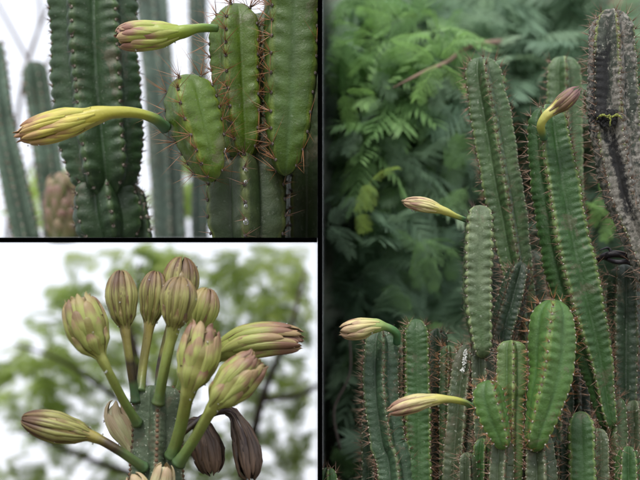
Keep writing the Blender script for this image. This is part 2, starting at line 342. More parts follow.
# ------------------------------------------------------------------ flower buds
DROP, nt, b = newmat('water_drop'); b.inputs['Base Color'].default_value = (.97, .98, 1, 1); b.inputs['Roughness'].default_value = .03
b.inputs['Transmission Weight'].default_value = .9; b.inputs['IOR'].default_value = 1.33
def bud(parent, ctrl, Y, prof, tm, pm, rows, drops=0, core_end=.94, topr=.35, seed=0, label=None, name='flower_bud', wr=0.0, bl=4.0, cl=0):
    """ctrl rows (px, py[, dY]) base to tip; prof [(t, r px)]; rows (count, t0, t1, halfwidth factor, offset px, lift px, bulge px)"""
    r_ = np.random.default_rng(seed + 11); px = K * Y
    rowsC = [[*at(c[0], c[1], Y + (c[2] if len(c) > 2 else 0))] for c in ctrl]
    nr = 56; C, Ln = spline(rowsC, nr); T, Nn, B = frames(C); t = np.linspace(0, 1, nr)
    tt = np.array([p[0] for p in prof]); rv = np.array([p[1] for p in prof]) * px
    tpk = tt[rv.argmax()]
    def sm(x):   # smooth interpolation of the profile
        x = np.clip(x, 0, 1); i = np.clip(np.searchsorted(tt, x) - 1, 0, len(tt) - 2); f = (x - tt[i]) / (tt[i + 1] - tt[i]); f = f * f * (3 - 2 * f)
        r = rv[i] * (1 - f) + rv[i + 1] * f
        xx = np.clip((x - tpk) / (1 - tpk), 0, 1); dome = rv[-1] + (rv.max() - rv[-1]) * np.sqrt(np.clip(1 - xx ** (1.9 if cl else 2.6), 0, 1))
        return np.where(x > tpk, dome, r)
    rmax = rv.max()
    def coreR(x):
        r = sm(x); x2 = np.clip((core_end - x) / (core_end - tpk), 0, 1); k = np.where(x > tpk, np.sqrt(np.clip(1 - (1 - x2) ** 2, 0, 1)), 1); return np.maximum(r * k * (.97), 1e-4)
    def tepR(x):
        r = sm(np.minimum(x, 1)); return r
    seg = 22; th = np.linspace(0, 2 * PI, seg, endpoint=False)
    tc = np.minimum(t, core_end)
    Ci = np.stack([np.interp(tc, t, C[:, k]) for k in range(3)], 1)
    rad = coreR(tc); lum = 1 + .05 * np.sin(5 * th)[None, :] * np.sin(9 * t)[:, None] + .04 * np.sin(3 * th + 1)[None, :]
    V = Ci[:, None] + (rad[:, None] * lum)[..., None] * (np.cos(th)[None, :, None] * Nn[:, None] + np.sin(th)[None, :, None] * B[:, None])
    uv = np.zeros((nr, seg, 2)); uv[..., 0] = .5; uv[..., 1] = t[:, None]
    mb = MB(); mb.add(V.reshape(-1, 3), grid_faces(nr, seg) + [tuple(range(seg))[::-1]], uv.reshape(-1, 2))
    bo = mb.build(name, tm, parent, label=label)
    def pos(tq, ang, r):
        tq2 = min(tq, 1.0); c = np.array([np.interp(tq2, t, C[:, k]) for k in range(3)]); i = min(int(tq2 * (nr - 1)), nr - 1)
        c = c + T[-1] * max(0, tq - 1) * Ln
        return c + r * (math.cos(ang) * Nn[i] + math.sin(ang) * B[i])
    off0 = r_.uniform(0, 6)
    na, nb = 10, 6
    for ri, (cnt, t0, t1, wf, off, lift, bul) in enumerate(rows):
        for k in range(cnt):
            ta = t0 + r_.uniform(-.02, .02); tb = t1 + r_.uniform(-.05, .03) if not (cl and t1 >= .99) else 1.0; a0 = off0 + ri * 1.27 + 2 * PI * (k + r_.uniform(-.15, .15)) / cnt
            hw = PI / cnt * wf * r_.uniform(.85, 1.15); lf = lift * r_.uniform(.3, 1.5); sk = r_.uniform(-.12, .12)
            V = []; U = []
            for i in range(na + 1):
                a = 1 - (1 - i / na) ** 1.5; tq = ta + (tb - ta) * a
                sh = (.55 + .75 * a - .1 * a * a) if a < .55 else (.93 * max(0, 1 - ((a - .55) / .45) ** bl) ** .5 + .02)
                for j in range(nb + 1):
                    bb_ = -1 + 2 * j / nb
                    r = float(tepR(tq)) * .93 + px * (1 - .85 * (max(0, (tq - tpk) / (1.0001 - tpk)) ** 3 if cl and tq < 1 else cl)) * ((off) * (.15 + .85 * min(1, a * 2.5)) * (1 - (.0 if cl else .75) * a ** 5) + bul * (1 - bb_ * bb_) * max(0, math.sin(PI * min(1, .15 + a * (.8 if cl else .83)))) ** .7 - (.9 - .5 * a) * max(off, .5) * abs(bb_) ** 3 + lf * (a ** 4 - a ** 14) + wr * r_.normal())
                    r = max(r, .3 * px)
                    V.append(pos(tq - .01 * bb_ * bb_, a0 + hw * sh * bb_ + sk * a, r)); U.append((j / nb, a))
            mm = MB(); mm.add(V, grid_faces(na + 1, nb + 1, False), U); mm.build('tepal', pm, bo)
    if drops:
        dm = MB()
        for k in range(drops):
            tq = r_.uniform(max(.3, tpk - .35), .98); ang = r_.uniform(0, 2 * PI)
            if k < drops * .6:   # hanging on the lower side
                ang = None; best = 9
                for a in np.linspace(0, 2 * PI, 24):
                    pz = pos(tq, a, float(tepR(tq)) + 1.6 * px)[2] + r_.uniform(0, 1) * px * 3
                    if pz < best: best = pz; ang = a
            pp = pos(tq, ang, float(tepR(tq)) * .93 + 1.5 * px); rr = px * r_.uniform(.5, 1.1)
            u_, v_ = np.meshgrid(np.linspace(0, 2 * PI, 10, endpoint=False), np.linspace(0.05, PI - .05, 8))
            V = pp + rr * np.stack([np.cos(u_) * np.sin(v_), np.sin(u_) * np.sin(v_), 1.15 * np.cos(v_)], -1).reshape(-1, 3)
            dm.add(V, grid_faces(8, 10) + [tuple(range(10))[::-1], tuple(range(70, 80))])
        dm.build('water_drops', DROP, bo, kind='stuff')
    return bo

# ------------------------------------------------------------------ foliage
def frond_mesh(simple=False, npair=9, droop=.25, seed=0):
    """bipinnate frond along +X, length 1, lying in XY"""
    r_ = np.random.default_rng(seed); V = []; Fc = []; 
    def quad(a, b_, c, d): i = len(V); V.extend([a, b_, c, d]); Fc.append((i, i + 1, i + 2, i + 3))
    def rach(x): return np.array([x, .03 * math.sin(3 * x), -droop * x * x])
    for i in range(6):
        a, b_ = rach(i / 6), rach((i + 1) / 6); w = np.array([0, .007, 0]); quad(a - w, b_ - w, b_ + w, a + w)
    for i in range(npair):
        x = .16 + .84 * i / (npair - 1); ln = .42 * math.sin(PI * (.22 + .66 * i / (npair - 1))) ** .7
        for sgn in (-1, 1):
            ang = math.radians(62 - 30 * i / npair) + r_.normal(0, .06); o = rach(x); d = np.array([math.cos(ang), sgn * math.sin(ang), -.25 + r_.normal(0, .12)]); d /= np.linalg.norm(d)
            pr = np.array([-d[1], d[0], 0]); pr /= np.linalg.norm(pr)
            if simple:
                k = 3
                for j in range(k):
                    a0, a1 = j / k, (j + 1) / k; w0 = .030 * math.sin(PI * (.15 + .8 * a0)); w1 = .030 * math.sin(PI * (.15 + .8 * a1)); z0 = np.array([0, 0, -.1 * a0 * a0]); z1 = np.array([0, 0, -.1 * a1 * a1])
                    quad(o + d * ln * a0 - pr * w0 + z0, o + d * ln * a1 - pr * w1 + z1, o + d * ln * a1 + pr * w1 + z1, o + d * ln * a0 + pr * w0 + z0)
            else:
                k = 9
                for j in range(k):
                    a = (j + .6) / k; q0 = o + d * ln * a + np.array([0, 0, -.1 * a * a])
                    for s2 in (-1, 1):
                        ld = d * .5 + pr * s2 * .85; ld /= np.linalg.norm(ld); ll = .062 * math.sin(PI * (.2 + .7 * a)) + .01; lw = np.cross(ld, (0, 0, 1)) * .013
                        e = q0 + ld * ll + np.array([0, 0, r_.normal(0, .008)]); mid = q0 + ld * ll * .5
                        quad(q0, mid - lw, e, mid + lw)
    return np.array(V), Fc
FR_S = [frond_mesh(True, 11, .2 + .15 * k, k) for k in range(3)]; FR_D = [frond_mesh(False, 9, .15 + .15 * k, 20 + k) for k in range(3)]
def basis(d, up):
    d = d / np.linalg.norm(d); s_ = np.cross(up, d); s_ /= np.linalg.norm(s_) + 1e-9; u = np.cross(d, s_); return np.stack([d, s_, u], 0)
def cluster_dirs(n, axis=None):
    a = axis if axis is not None else rng.normal(0, 1, 3) * (1, .7, .5) + np.array([0, -.5, .15])
    a = a / np.linalg.norm(a); out = []
    for k in range(n):
        d = a + rng.normal(0, .75, 3); d[2] *= .7; d /= np.linalg.norm(d); out.append(d)
    return out
def foliage(parent, pts, scale, mat, per=6, clip=None, tint=(0, 1), kindname='crown', detail=False):
    mb = MB(); cnt = 0
    for c in pts:
        tb = rng.uniform(*tint)
        for d in cluster_dirs(per + rng.integers(-2, 3)):
            V, Fc = (FR_D if detail else FR_S)[rng.integers(3)]; s_ = scale * rng.uniform(.65, 1.2)
            up = np.array([0, -.55, 1]) + rng.normal(0, .35, 3); Bm = basis(d, up)
            Wv = c + s_ * (V @ Bm)
            if clip and not all(((Wv - np.array(co)) @ np.array(no)).max() < 0 for co, no in clip): continue
            tu = min(1, max(0, tb + rng.normal(0, .1)))
            mb.add(Wv, Fc, np.full((len(Wv), 2), tu)); cnt += 1
    return mb.build(kindname, mat, parent, False, kind='stuff')
def fronds(parent, items, mat_list, clip=None):
    """individual fronds sharing meshes. items: (pos, dir, scale, mat index)"""
    cache = {}
    pl = world_loc(parent)
    for i, (c, d, s_, mi) in enumerate(items):
        k = rng.integers(3); V, Fc = FR_D[k]
        up = np.array([0, -.6, 1]) + rng.normal(0, .3, 3); Bm = basis(np.asarray(d, float), up)
        Wv = c + s_ * (V @ Bm)
        if clip and not all(((Wv - np.array(co)) @ np.array(no)).max() < 0 for co, no in clip): continue
        key = (int(k), mi)
        if key not in cache:
            mb = MB(); mb.add(V, Fc, np.full((len(V), 2), .6)); o = mb.build('frond', mat_list[mi], parent, False); cache[key] = o.data
        else:
            o = bpy.data.objects.new('frond', cache[key]); COL.objects.link(o); o.parent = parent
        from mathutils import Matrix
        mt = Matrix([[*(Bm[:, r] * s_), 0] for r in range(3)] + [[0, 0, 0, 1]]); mt.translation = Vector((np.asarray(c) - pl).tolist())
        o.matrix_basis = mt
LF_DARK = leaf_mat('leaf_blue_green_hazed', (.21, .33, .22), (.34, .48, .30))  # background leaf tints lifted to stand in for air haze
LF_MID = leaf_mat('leaf_mid_green', (.20, .36, .14), (.32, .52, .20))
LF_LIGHT = leaf_mat('leaf_fresh_green', (.26, .48, .13), (.34, .56, .16))
LF_YEL = leaf_mat('leaf_yellow_green', (.36, .52, .10), (.45, .6, .15))
LF_PALE = leaf_mat('leaf_sage_green', (.34, .46, .10), (.50, .60, .20), .6)
BARK = plain('bark_brown', (.13, .10, .085), .9, .4, 20, .5)
BARK_L = plain('bark_pinkish', (.30, .20, .15), .85, .3, 20, .4)

def pts_box(n, x0, x1, y0, y1, Ya, Yb):
    return [at(rng.uniform(x0, x1), rng.uniform(y0, y1), rng.uniform(Ya, Yb)) for _ in range(n)]
def tree(label, base, trunk_pts, branches, bark=BARK):
    t = empty('tree', base, label, 'tree'); mb = MB(); tube(mb, *trunk_pts, seg=10); mb.build('trunk', bark, t)
    for bp, br in branches:
        mb = MB(); tube(mb, bp, br, seg=7); mb.build('branch', bark, t)
    return t
def limb(*rows):   # rows (px, py, Y, r px)
    return [at(r[0], r[1], r[2]) for r in rows], [r[3] * K * r[2] for r in rows]

# right display: trees behind the clump
t = tree('feathery leaved tree with bluish green fronds behind the cactus clump at left', (.5, 5.2, 0), ([(.5, 5.2, 0), (.55, 5.2, .9), (.5, 5.1, 1.4), (.6, 5.1, 1.8)], [.07, .06, .05, .03]),
         [limb((395, 250, 5.5, 6), (370, 190, 5.2, 4), (340, 120, 4.8, 2)), limb((400, 330, 5.5, 6), (360, 300, 5.2, 3), (335, 250, 4.9, 1.5)), limb((410, 420, 5.5, 4), (350, 400, 4.9, 2.2), (335, 330, 4.7, 1.2)),
          limb((340, 450, 4.2, 1.6), (334, 410, 4.2, 1.4), (350, 372, 4.2, 1.2), (348, 320, 4.2, .8))])
foliage(t, pts_box(130, 322, 480, 50, 500, 4.35, 4.9), .15, LF_DARK, 6, CL_R)
t2 = tree('taller tree with brown limbs and mid green feathery crown behind the clump at top', (1.2, 5.5, 0), ([(1.2, 5.5, 0), (1.15, 5.5, 1.2), (1.1, 5.4, 1.7), (.9, 5.4, 2.1)], [.09, .08, .06, .03]),
          [limb((393, 88, 4.15, .9), (410, 79, 4.15, 1.5), (428, 70, 4.2, 1.9), (445, 63, 4.25, 2.1), (475, 45, 4.4, 2.4), (530, 40, 4.9, 3)), limb((520, 40, 5.5, 4), (500, 20, 5.3, 3), (450, 5, 6, 2)),
           limb((560, 90, 5.8, 5), (510, 60, 5.5, 3.2), (480, 30, 5.4, 2)), limb((600, 20, 5.6, 5), (560, 35, 5.5, 4), (500, 70, 5.4, 2))], BARK_L)
foliage(t2, pts_box(120, 322, 660, -12, 140, 4.7, 5.3), .17, LF_DARK, 7, CL_R)
foliage(t2, pts_box(44, 322, 440, -8, 150, 4.3, 4.8), .14, LF_MID, 6, CL_R)
t3 = tree('dark feathery tree filling the gaps low behind the cactus clump', (1.45, 5.6, 0), ([(1.45, 5.6, 0), (1.4, 5.6, 1), (1.3, 5.6, 1.5), (1.35, 5.6, 1.9)], [.08, .07, .05, .03]),
          [limb((560, 260, 6.4, 5), (500, 200, 6.1, 3), (430, 150, 5.8, 2))])
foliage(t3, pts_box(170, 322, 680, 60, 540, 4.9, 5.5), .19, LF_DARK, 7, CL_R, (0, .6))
# fronds that can be picked out one by one
it = []
def spray(px, py, Y, dirs, ln, mi):
    for dx, dz in dirs:
        it.append((at(px, py, Y), (dx, -.25 + rng.uniform(-.2, .2), dz), ln * K * Y * rng.uniform(.85, 1.1), mi))
spray(385, 42, 4.25, [(-1, .1), (-.8, .5), (1, .15), (.7, -.4), (-.3, .9), (.9, .5), (-.9, -.35)], 42, 0)
spray(438, 62, 4.15, [(.1, 1), (.6, .8), (-.5, -.7), (.5, -.3), (-.7, .3)], 40, 0)
spray(348, 58, 4.45, [(-1, .2), (.9, .1), (.2, .8), (-.6, -.6)], 36, 0)
spray(343, 92, 4.15, [(-1, .2), (1, .1), (.8, .3), (.1, -.9)], 30, 0)
spray(356, 138, 4.45, [(-1, 0), (1, .1), (.5, -.4)], 34, 0)
spray(432, 128, 4.45, [(.2, .9), (-.8, .1), (.9, -.3), (-.4, -.6)], 28, 0)
spray(370, 182, 4.15, [(-.5, -.7), (-.1, -1), (.5, .6)], 26, 1)
spray(360, 212, 4.15, [(0, -1), (.3, -.9)], 20, 1)
spray(415, 275, 4.65, [(-1, .2), (1, .3), (.8, -.5), (-.6, -.5)], 34, 2)
spray(400, 170, 4.65, [(-1, .1), (1, .0), (.5, .6)], 36, 2)
spray(612, 215, 4.25, [(-.3, -1), (.5, .7), (-.7, .4)], 24, 0)
spray(600, 195, 4.25, [(-.3, -1), (.2, .9)], 26, 0)
spray(526, 130, 4.75, [(-1, .2), (.9, .1), (.1, .9)], 34, 2)
spray(395, 20, 4.45, [(-1, .4), (.9, .5), (0, 1), (.9, -.2)], 38, 0)
for k in range(60):
    px_, py_ = rng.uniform(325, 470), rng.uniform(5, 470)
    if py_ > 250 and rng.random() < .4: continue
    spray(px_, py_, rng.uniform(4.2, 4.6), [tuple(rng.normal(0, 1, 2)) for _ in range(3)], 32, 2 if rng.random() < .6 else 3)
fronds(t, it, [LF_LIGHT, LF_YEL, LF_MID, LF_DARK], CL_R)

# lower left display: pale feathery branches against the white sky
t = tree('pale green feathery tree behind the bud cluster in the lower left', (-.6, 5.9, 0), ([(-.55, 6.1, 0), (-.5, 6.1, .6), (-.6, 6.0, .95), (-.65, 5.95, 1.25)], [.05, .045, .03, .012]),
         [limb((240, 500, 5.9, 6), (262, 400, 5.7, 4), (290, 330, 5.6, 2.5), (305, 270, 5.6, 1.2)), limb((200, 460, 5.9, 4), (120, 400, 5.7, 3), (60, 360, 5.6, 1.5), (15, 345, 5.6, 1)),
          limb((150, 420, 5.8, 3), (130, 340, 5.7, 2), (140, 262, 5.7, 1)), limb((262, 400, 5.7, 3), (300, 395, 5.6, 2.5), (318, 385, 5.6, 2)), limb((240, 500, 5.8, 4), (120, 470, 5.6, 3), (20, 430, 5.6, 1.5))])
P_ = pts_box(150, 0, 320, 365, 520, 5.7, 6.5) + pts_box(52, 40, 320, 320, 395, 5.7, 6.5) + pts_box(95, 150, 320, 250, 335, 5.7, 6.5) + pts_box(20, 40, 150, 250, 340, 5.7, 6.5) + pts_box(12, 0, 60, 330, 400, 5.7, 6.4)
foliage(t, P_, .095, LF_PALE, 4, CL_BL)

# upper left display: bare blurred twigs far behind and pale columns
M_TLBG = cactus_mat('cactus_pale_teal', (.10, .145, .11), (.14, .19, .13), (.09, .135, .10), bloom_amt=.3, speck=0, rough=.6, scale=.5)
M_TLBG2 = cactus_mat('cactus_dull_green', (.08, .13, .08), (.12, .18, .1), (.06, .1, .06), bloom_amt=.3, speck=0, rough=.6, scale=.5)
def cact(label, base_px, Y, name='cactus_column', cat='cactus', group=None):
    return empty(name, at(base_px[0], base_px[1], Y), label, cat, group)
c = cact('blurred grey green column with a rounded tip, far left behind the large yellow bud', (58, 240), 4.95)
stem(c, [(60, 252, 14), (52, 190, 14), (42, 120, 14), (33, 61, 13)], 4.95, M_TLBG2, n=6, phase=20, lam=9, spn=4, spl=5, clip=CL_TL)
c = cact('blurred dark green column leaning in from the far left edge of the upper left display', (28, 240), 4.75)
stem(c, [(30, 252, 15), (14, 180, 14), (2, 120, 13), (-8, 40, 12)], 4.75, M_TLBG2, n=6, phase=0, lam=9, spn=4, spl=5, clip=CL_TL)
c = cact('broad pale teal blurred column just left of the spiny green pads', (166, 240), 5.2)
stem(c, [(170, 252, 18), (165, 150, 18), (157, 60, 17), (148, -40, 16)], 5.2, M_TLBG, n=6, phase=10, lam=11, spn=3, spl=4, clip=CL_TL)
c = cact('slim pale teal blurred column right behind the left spiny pad', (200, 240), 5.4)
stem(c, [(200, 252, 9), (199, 120, 9), (197, -30, 9)], 5.4, M_TLBG, n=6, phase=25, lam=11, spn=3, spl=4, clip=CL_TL)
tb = empty('bare_tree', at(10, 240, 6.0), 'blurred bare grey twigs in the sky at the far left of the upper display', 'tree')
for rows_ in [((8, 238, 6, 3), (14, 150, 6, 2.4), (28, 60, 6, 1.8), (60, -20, 6, 1)), ((14, 150, 6, 2), (2, 100, 6, 1.4), (-20, 60, 6, 1)), ((22, 95, 6, 2), (50, 60, 6, 1.2), (80, 20, 6, .8)), ((28, 60, 6, 1.6), (12, 30, 6, 1.3), (-10, -10, 6, 1)),
              ((26, 70, 6, 1.4), (40, 20, 6, 1.4), (36, -20, 6, 1)), ((8, 200, 6, 1.4), (40, 150, 6, 1.3), (70, 60, 6, 1))]:
    mb = MB(); tube(mb, *limb(*rows_), seg=6); mb.build('branch', BARK, tb, clip=CL_TL)
sh = empty('leafy_shrub', at(45, 240, 5.6), 'blurred yellow green shrub low between the far left columns', 'shrub')
foliage(sh, pts_box(9, 22, 58, 180, 236, 5.4, 5.8), .12, LF_YEL, 5, CL_TL)
mb = MB(); tube(mb, *limb((44, 238, 5.6, 2), (42, 200, 5.6, 1.2), (46, 180, 5.6, .6)), seg=6); mb.build('trunk', BARK, sh, clip=CL_TL)
sh = empty('leafy_shrub', at(180, 240, 5.9), 'blurred yellow green shrub low between the two pale teal columns', 'shrub')
foliage(sh, pts_box(12, 172, 205, 150, 236, 5.7, 6.1), .13, LF_YEL, 5, CL_TL, (0, .5))
mb = MB(); tube(mb, *limb((186, 238, 5.9, 2), (184, 200, 5.9, 1.2), (188, 170, 5.9, .6)), seg=6); mb.build('trunk', BARK, sh, clip=CL_TL)

# ------------------------------------------------------------------ upper left display
T_YEL = tube_mat('tube_yellow', [(0, (.06, .15, .09)), (.10, (.10, .20, .07)), (.22, (.36, .38, .05)), (.6, (.52, .46, .07)), (1, (.55, .42, .10))], amt=.15)
P_YEL = tepal_mat('tepal_yellow', (.42, .42, .06), (.60, .52, .11), (.46, .28, .13), (.30, .13, .07), (.36, .30, .05), .35)
T_GRN = tube_mat('tube_green', [(0, (.08, .17, .05)), (.15, (.16, .28, .04)), (.45, (.30, .38, .05)), (.7, (.34, .38, .08)), (1, (.35, .30, .1))], amt=.15)
P_GRN = tepal_mat('tepal_green_pink', (.30, .38, .06), (.42, .44, .11), (.40, .25, .16), (.26, .10, .08), (.28, .15, .08), .45)
M_PAD = cactus_mat('cactus_bright_pad', (.105, .19, .012), (.18, .24, .03), (.10, .185, .018), bloom=(.18, .26, .05), bloom_amt=.3, speck=.1, rough=.36, scale=.8)
M_PADD = cactus_mat('cactus_pad_right', (.075, .145, .018), (.14, .20, .03), (.08, .155, .04), bloom=(.13, .20, .06), bloom_amt=.35, speck=.1, rough=.36, scale=.8)
M_OLD = cactus_mat('cactus_old_stem', (.055, .095, .03), (.16, .20, .05), (.035, .055, .022), bloom=(.11, .10, .05), bloom_amt=.6, speck=.1, rough=.45, scale=.7)
M_MID = cactus_mat('cactus_mid_green', (.032, .075, .022), (.07, .12, .04), (.032, .075, .025), bloom=(.07, .12, .05), bloom_amt=.4, speck=.15, rough=.4, scale=.8)
BRN = (.14, .085, .05)
c = cact('large dark green ribbed column behind the long yellow bud, jointed above its base', (105, 240), 3.86)
stem(c, [(114, 252, 38), (109, 225, 38), (105, 200, 35), (103, 172, 26)], 3.84, M_MID, n=6, phase=12, D=.38, lam=13, sc=.05, pleat=.05, spn=6, spl=6, spw=.5, spm=SP_DARK, arm=M_AREOLE, arr=2, clip=CL_TL, cap=.6)
stem(c, [(107, 202, 26), (104, 168, 38), (98, 110, 43), (94, 50, 44), (92, -40, 43)], 3.82, M_MID, n=6, phase=-22, D=.36, lam=13, sc=.055, pleat=.06, spn=6, spl=6, spw=.5, spm=SP_DARK, arm=M_AREOLE, arr=2, clip=CL_TL)
stem(c, [(142, 255, 14), (138, 225, 14), (132, 185, 12)], 3.86, M_MID, n=5, phase=-22, D=.36, lam=12, sc=.05, pleat=.05, spn=6, spl=9, spw=.5, spm=SP_PINK, arm=M_AREOLE_W, arr=2, clip=CL_TL)
c = cact('short blurred column crowded with pinkish brown buds, low at far left', (62, 240), 4.6, 'budding_cactus')
P_BR = tepal_mat('tepal_pinkish_brown', (.12, .15, .04), (.17, .12, .06), (.24, .12, .10), (.34, .30, .14), (.06, .09, .02), .7)
T_BR = tube_mat('tube_brown', [(0, (.12, .12, .05)), (1, (.24, .14, .11))], amt=.3)
bud(c, [(64, 241), (62, 205), (62, 172)], 4.6, [(0, 16), (.4, 18), (.8, 14), (1, 5)], T_BR, P_BR,
    [(7, .02, .3, .8, 1, 2, 2), (8, .15, .45, .8, 1, 3, 2), (8, .3, .6, .8, 1, 3, 2), (7, .45, .78, .8, 1, 3, 2), (6, .6, .92, .8, 1, 2, 2), (5, .75, 1.0, .8, 1, 2, 2)], 0, seed=5, name='budding_tip')

fc = cact('spiny bright green cactus with flat ribbed pads on an old stem, carrying two yellowish buds', (246, 240), 3.56, 'pad_cactus')
stem(fc, [(247, 262, 41), (247, 215, 41), (246, 180, 40), (245, 146, 30)], 3.60, M_OLD, n=5, phase=0, D=.40, lam=15, sc=.03, pleat=.03, spn=4, spl=17, spw=.6, spm=SP_PINK, arm=M_AREOLE_W, arr=2.3, clip=CL_TL, cap=.7, individual=True, name='old_stem')
stem(fc, [(262, 262, 22), (263, 200, 24), (264, 140, 25), (264, 60, 24), (263, 12, 20)], 3.74, M_OLD, n=5, phase=10, D=.38, lam=15, sc=.03, pleat=.03, spn=3, spl=12, spw=.5, spm=SP_ORANGE, arm=M_AREOLE, arr=2, clip=CL_TL, individual=True, name='old_stem')
stem(fc, [(309, 262, 27), (309, 200, 27), (309, 140, 26), (309, 60, 24), (309, -20, 24)], 3.80, M_OLD, n=5, phase=30, D=.38, lam=15, sc=.03, pleat=.03, spn=3, spl=12, spw=.5, spm=SP_PINK, arm=M_AREOLE, arr=2, clip=CL_TL, individual=True, name='old_stem')
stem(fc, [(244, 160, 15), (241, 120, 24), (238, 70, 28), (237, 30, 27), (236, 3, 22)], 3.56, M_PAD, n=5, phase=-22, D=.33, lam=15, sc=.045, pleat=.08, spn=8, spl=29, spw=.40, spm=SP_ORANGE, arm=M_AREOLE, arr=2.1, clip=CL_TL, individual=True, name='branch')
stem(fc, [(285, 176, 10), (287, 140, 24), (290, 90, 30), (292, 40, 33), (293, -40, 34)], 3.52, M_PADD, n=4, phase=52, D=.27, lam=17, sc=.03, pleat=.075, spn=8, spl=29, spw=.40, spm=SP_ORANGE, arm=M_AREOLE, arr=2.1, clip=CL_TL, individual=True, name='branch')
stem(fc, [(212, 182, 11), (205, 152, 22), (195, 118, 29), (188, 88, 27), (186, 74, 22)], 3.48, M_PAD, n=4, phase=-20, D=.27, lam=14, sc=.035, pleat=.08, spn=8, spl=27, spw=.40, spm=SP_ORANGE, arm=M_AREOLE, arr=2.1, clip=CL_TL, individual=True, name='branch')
TOPEN = [(6, .52, .80, .75, .8, 0, 1.2), (7, .60, .90, .8, 1.0, .3, 1.6), (8, .68, .97, .8, 1.0, .6, 1.8), (8, .74, 1.0, .85, .4, .3, 1.6), (6, .82, 1.02, .9, -1.5, 0, 1.4), (4, .86, 1.01, .95, -4, 0, 1.2)]
bud(fc, [(166, 128, -.02), (155, 119, -.05), (135, 113, -.08), (108, 113, -.1), (80, 120, -.1), (48, 128, -.1), (20, 136, -.1)], 3.50, [(0, 6.5), (.06, 5.5), (.22, 5), (.4, 6), (.55, 9.5), (.72, 14), (1, 6.5)], T_YEL, P_YEL, TOPEN, 5, bl=7, seed=1, label='long yellow flower bud reaching left')
bud(fc, [(217, 28, .0), (200, 28, -.02), (180, 32, -.03), (158, 35, -.03), (136, 36, -.03), (116, 38, -.03)], 3.5, [(0, 4), (.2, 4.5), (.38, 7), (.6, 13), (.76, 14), (1, 6.5)], T_GRN, P_GRN,
    [(6, .40, .75, .75, .6, 0, 1.2), (7, .50, .9, .8, .9, .2, 1.5), (8, .6, .98, .8, .8, .3, 1.6), (6, .7, 1.0, .9, -.5, 0, 1.4), (4, .8, 1.01, .9, -4, 0, 1.2)], 5, bl=7, seed=2, label='greenish flower bud with pink tipped scales')
# drops running down the front rib of the old stem
mb = MB()
for k, (py_, r0) in enumerate([(170, 2), (182, 2.2), (206, 2.0), (222, 3.0)]):
    pp = at(246, py_, 3.515); u_, v_ = np.meshgrid(np.linspace(0, 2 * PI, 18, endpoint=False), np.linspace(0.05, PI - .05, 12)); r0 *= K * 3.5
    mb.add(pp + r0 * np.stack([np.cos(u_) * np.sin(v_), np.sin(u_) * np.sin(v_), 1.1 * np.cos(v_)], -1).reshape(-1, 3), grid_faces(12, 18))
mb.build('water_drops', DROP, fc, kind='stuff')

# ------------------------------------------------------------------ lower left display
M_TIPST = cactus_mat('cactus_grey_green_tip', (.085, .13, .07), (.17, .15, .09), (.10, .15, .085), bloom=(.19, .22, .14), bloom_amt=.5, speck=.75, rough=.6, scale=1.3)
T_OL = tube_mat('tube_olive_green', [(0, (.07, .13, .05)), (.12, (.13, .20, .05)), (.35, (.21, .27, .06)), (.6, (.30, .32, .08)), (1, (.2, .14, .06))], amt=.4)
T_OLB = tube_mat('tube_dark_banded', [(0, (.05, .11, .06)), (.14, (.07, .13, .05)), (.18, (.03, .02, .02)), (.30, (.04, .03, .02)), (.36, (.24, .23, .06)), (.6, (.30, .25, .09)), (1, (.14, .08, .04))], amt=.5)
T_OLC = tube_mat('tube_yellow_brown', [(0, (.08, .16, .07)), (.22, (.12, .18, .06)), (.30, (.035, .02, .02)), (.37, (.05, .03, .02)), (.45, (.30, .26, .06)), (.6, (.36, .27, .10)), (1, (.28, .2, .1))], amt=.3)
T_YB = tube_mat('tube_yellow_stained', [(0, (.10, .18, .07)), (.2, (.30, .30, .07)), (.5, (.38, .32, .09)), (1, (.3, .22, .1))], amt=.55)
P_STR = tepal_mat('tepal_striped_brown', (.25, .26, .06), (.35, .34, .11), (.22, .13, .06), (.075, .035, .022), (.10, .055, .03), .9, ew=.26)
P_PNK = tepal_mat('tepal_olive_pink', (.28, .33, .07), (.38, .40, .12), (.34, .19, .12), (.17, .08, .05), (.17, .12, .05), .6)
P_LIM = tepal_mat('tepal_lime', (.26, .31, .07), (.36, .38, .11), (.30, .20, .10), (.17, .09, .05), (.22, .19, .05), .35)
P_CRM = tepal_mat('tepal_cream', (.42, .44, .20), (.60, .56, .32), (.45, .32, .20), (.30, .20, .10), (.38, .32, .14), .6)
T_CRM = tube_mat('tube_cream', [(0, (.35, .36, .15)), (.3, (.55, .55, .3)), (1, (.6, .55, .35))], amt=.15)
P_BLK = tepal_mat('tepal_withered', (.04, .025, .018), (.12, .075, .05), (.20, .13, .09), (.02, .012, .01), (.015, .01, .01), .95, ew=.2)
T_BLK = tube_mat('tube_withered', [(0, (.012, .01, .012)), (.35, (.035, .02, .025)), (1, (.06, .035, .025))], amt=.3)
bc = cact('grey green cactus tip bearing a crowd of upright olive flower buds and two withered ones', (160, 480), 3.56, 'budding_cactus')
stem(bc, [(152, 640, 40), (154, 560, 38), (156, 500, 32), (157, 460, 27), (158, 420, 26), (158, 385, 24)], 3.42, M_TIPST, n=5, phase=4, D=.44, lam=5.5, sc=.02, pleat=.02, spn=2, spl=2.5, spw=.4, spm=SP_DARK, arm=plain('areole_rusty', (.17, .10, .06), .95, .4, 200, 0), arr=1.9, clip=None, cap=.45, lastpy=540)
CLOSED = lambda a: [(11, a, 1.0, 1.12, .3, 0, 2.4), (7, a + .04, 1.0, .62, .9, 0, 1.7), (6, a - .02, .78, .55, 1.0, 0, 1.1), (7, a - .04, .66, .6, .6, 0, .8)]
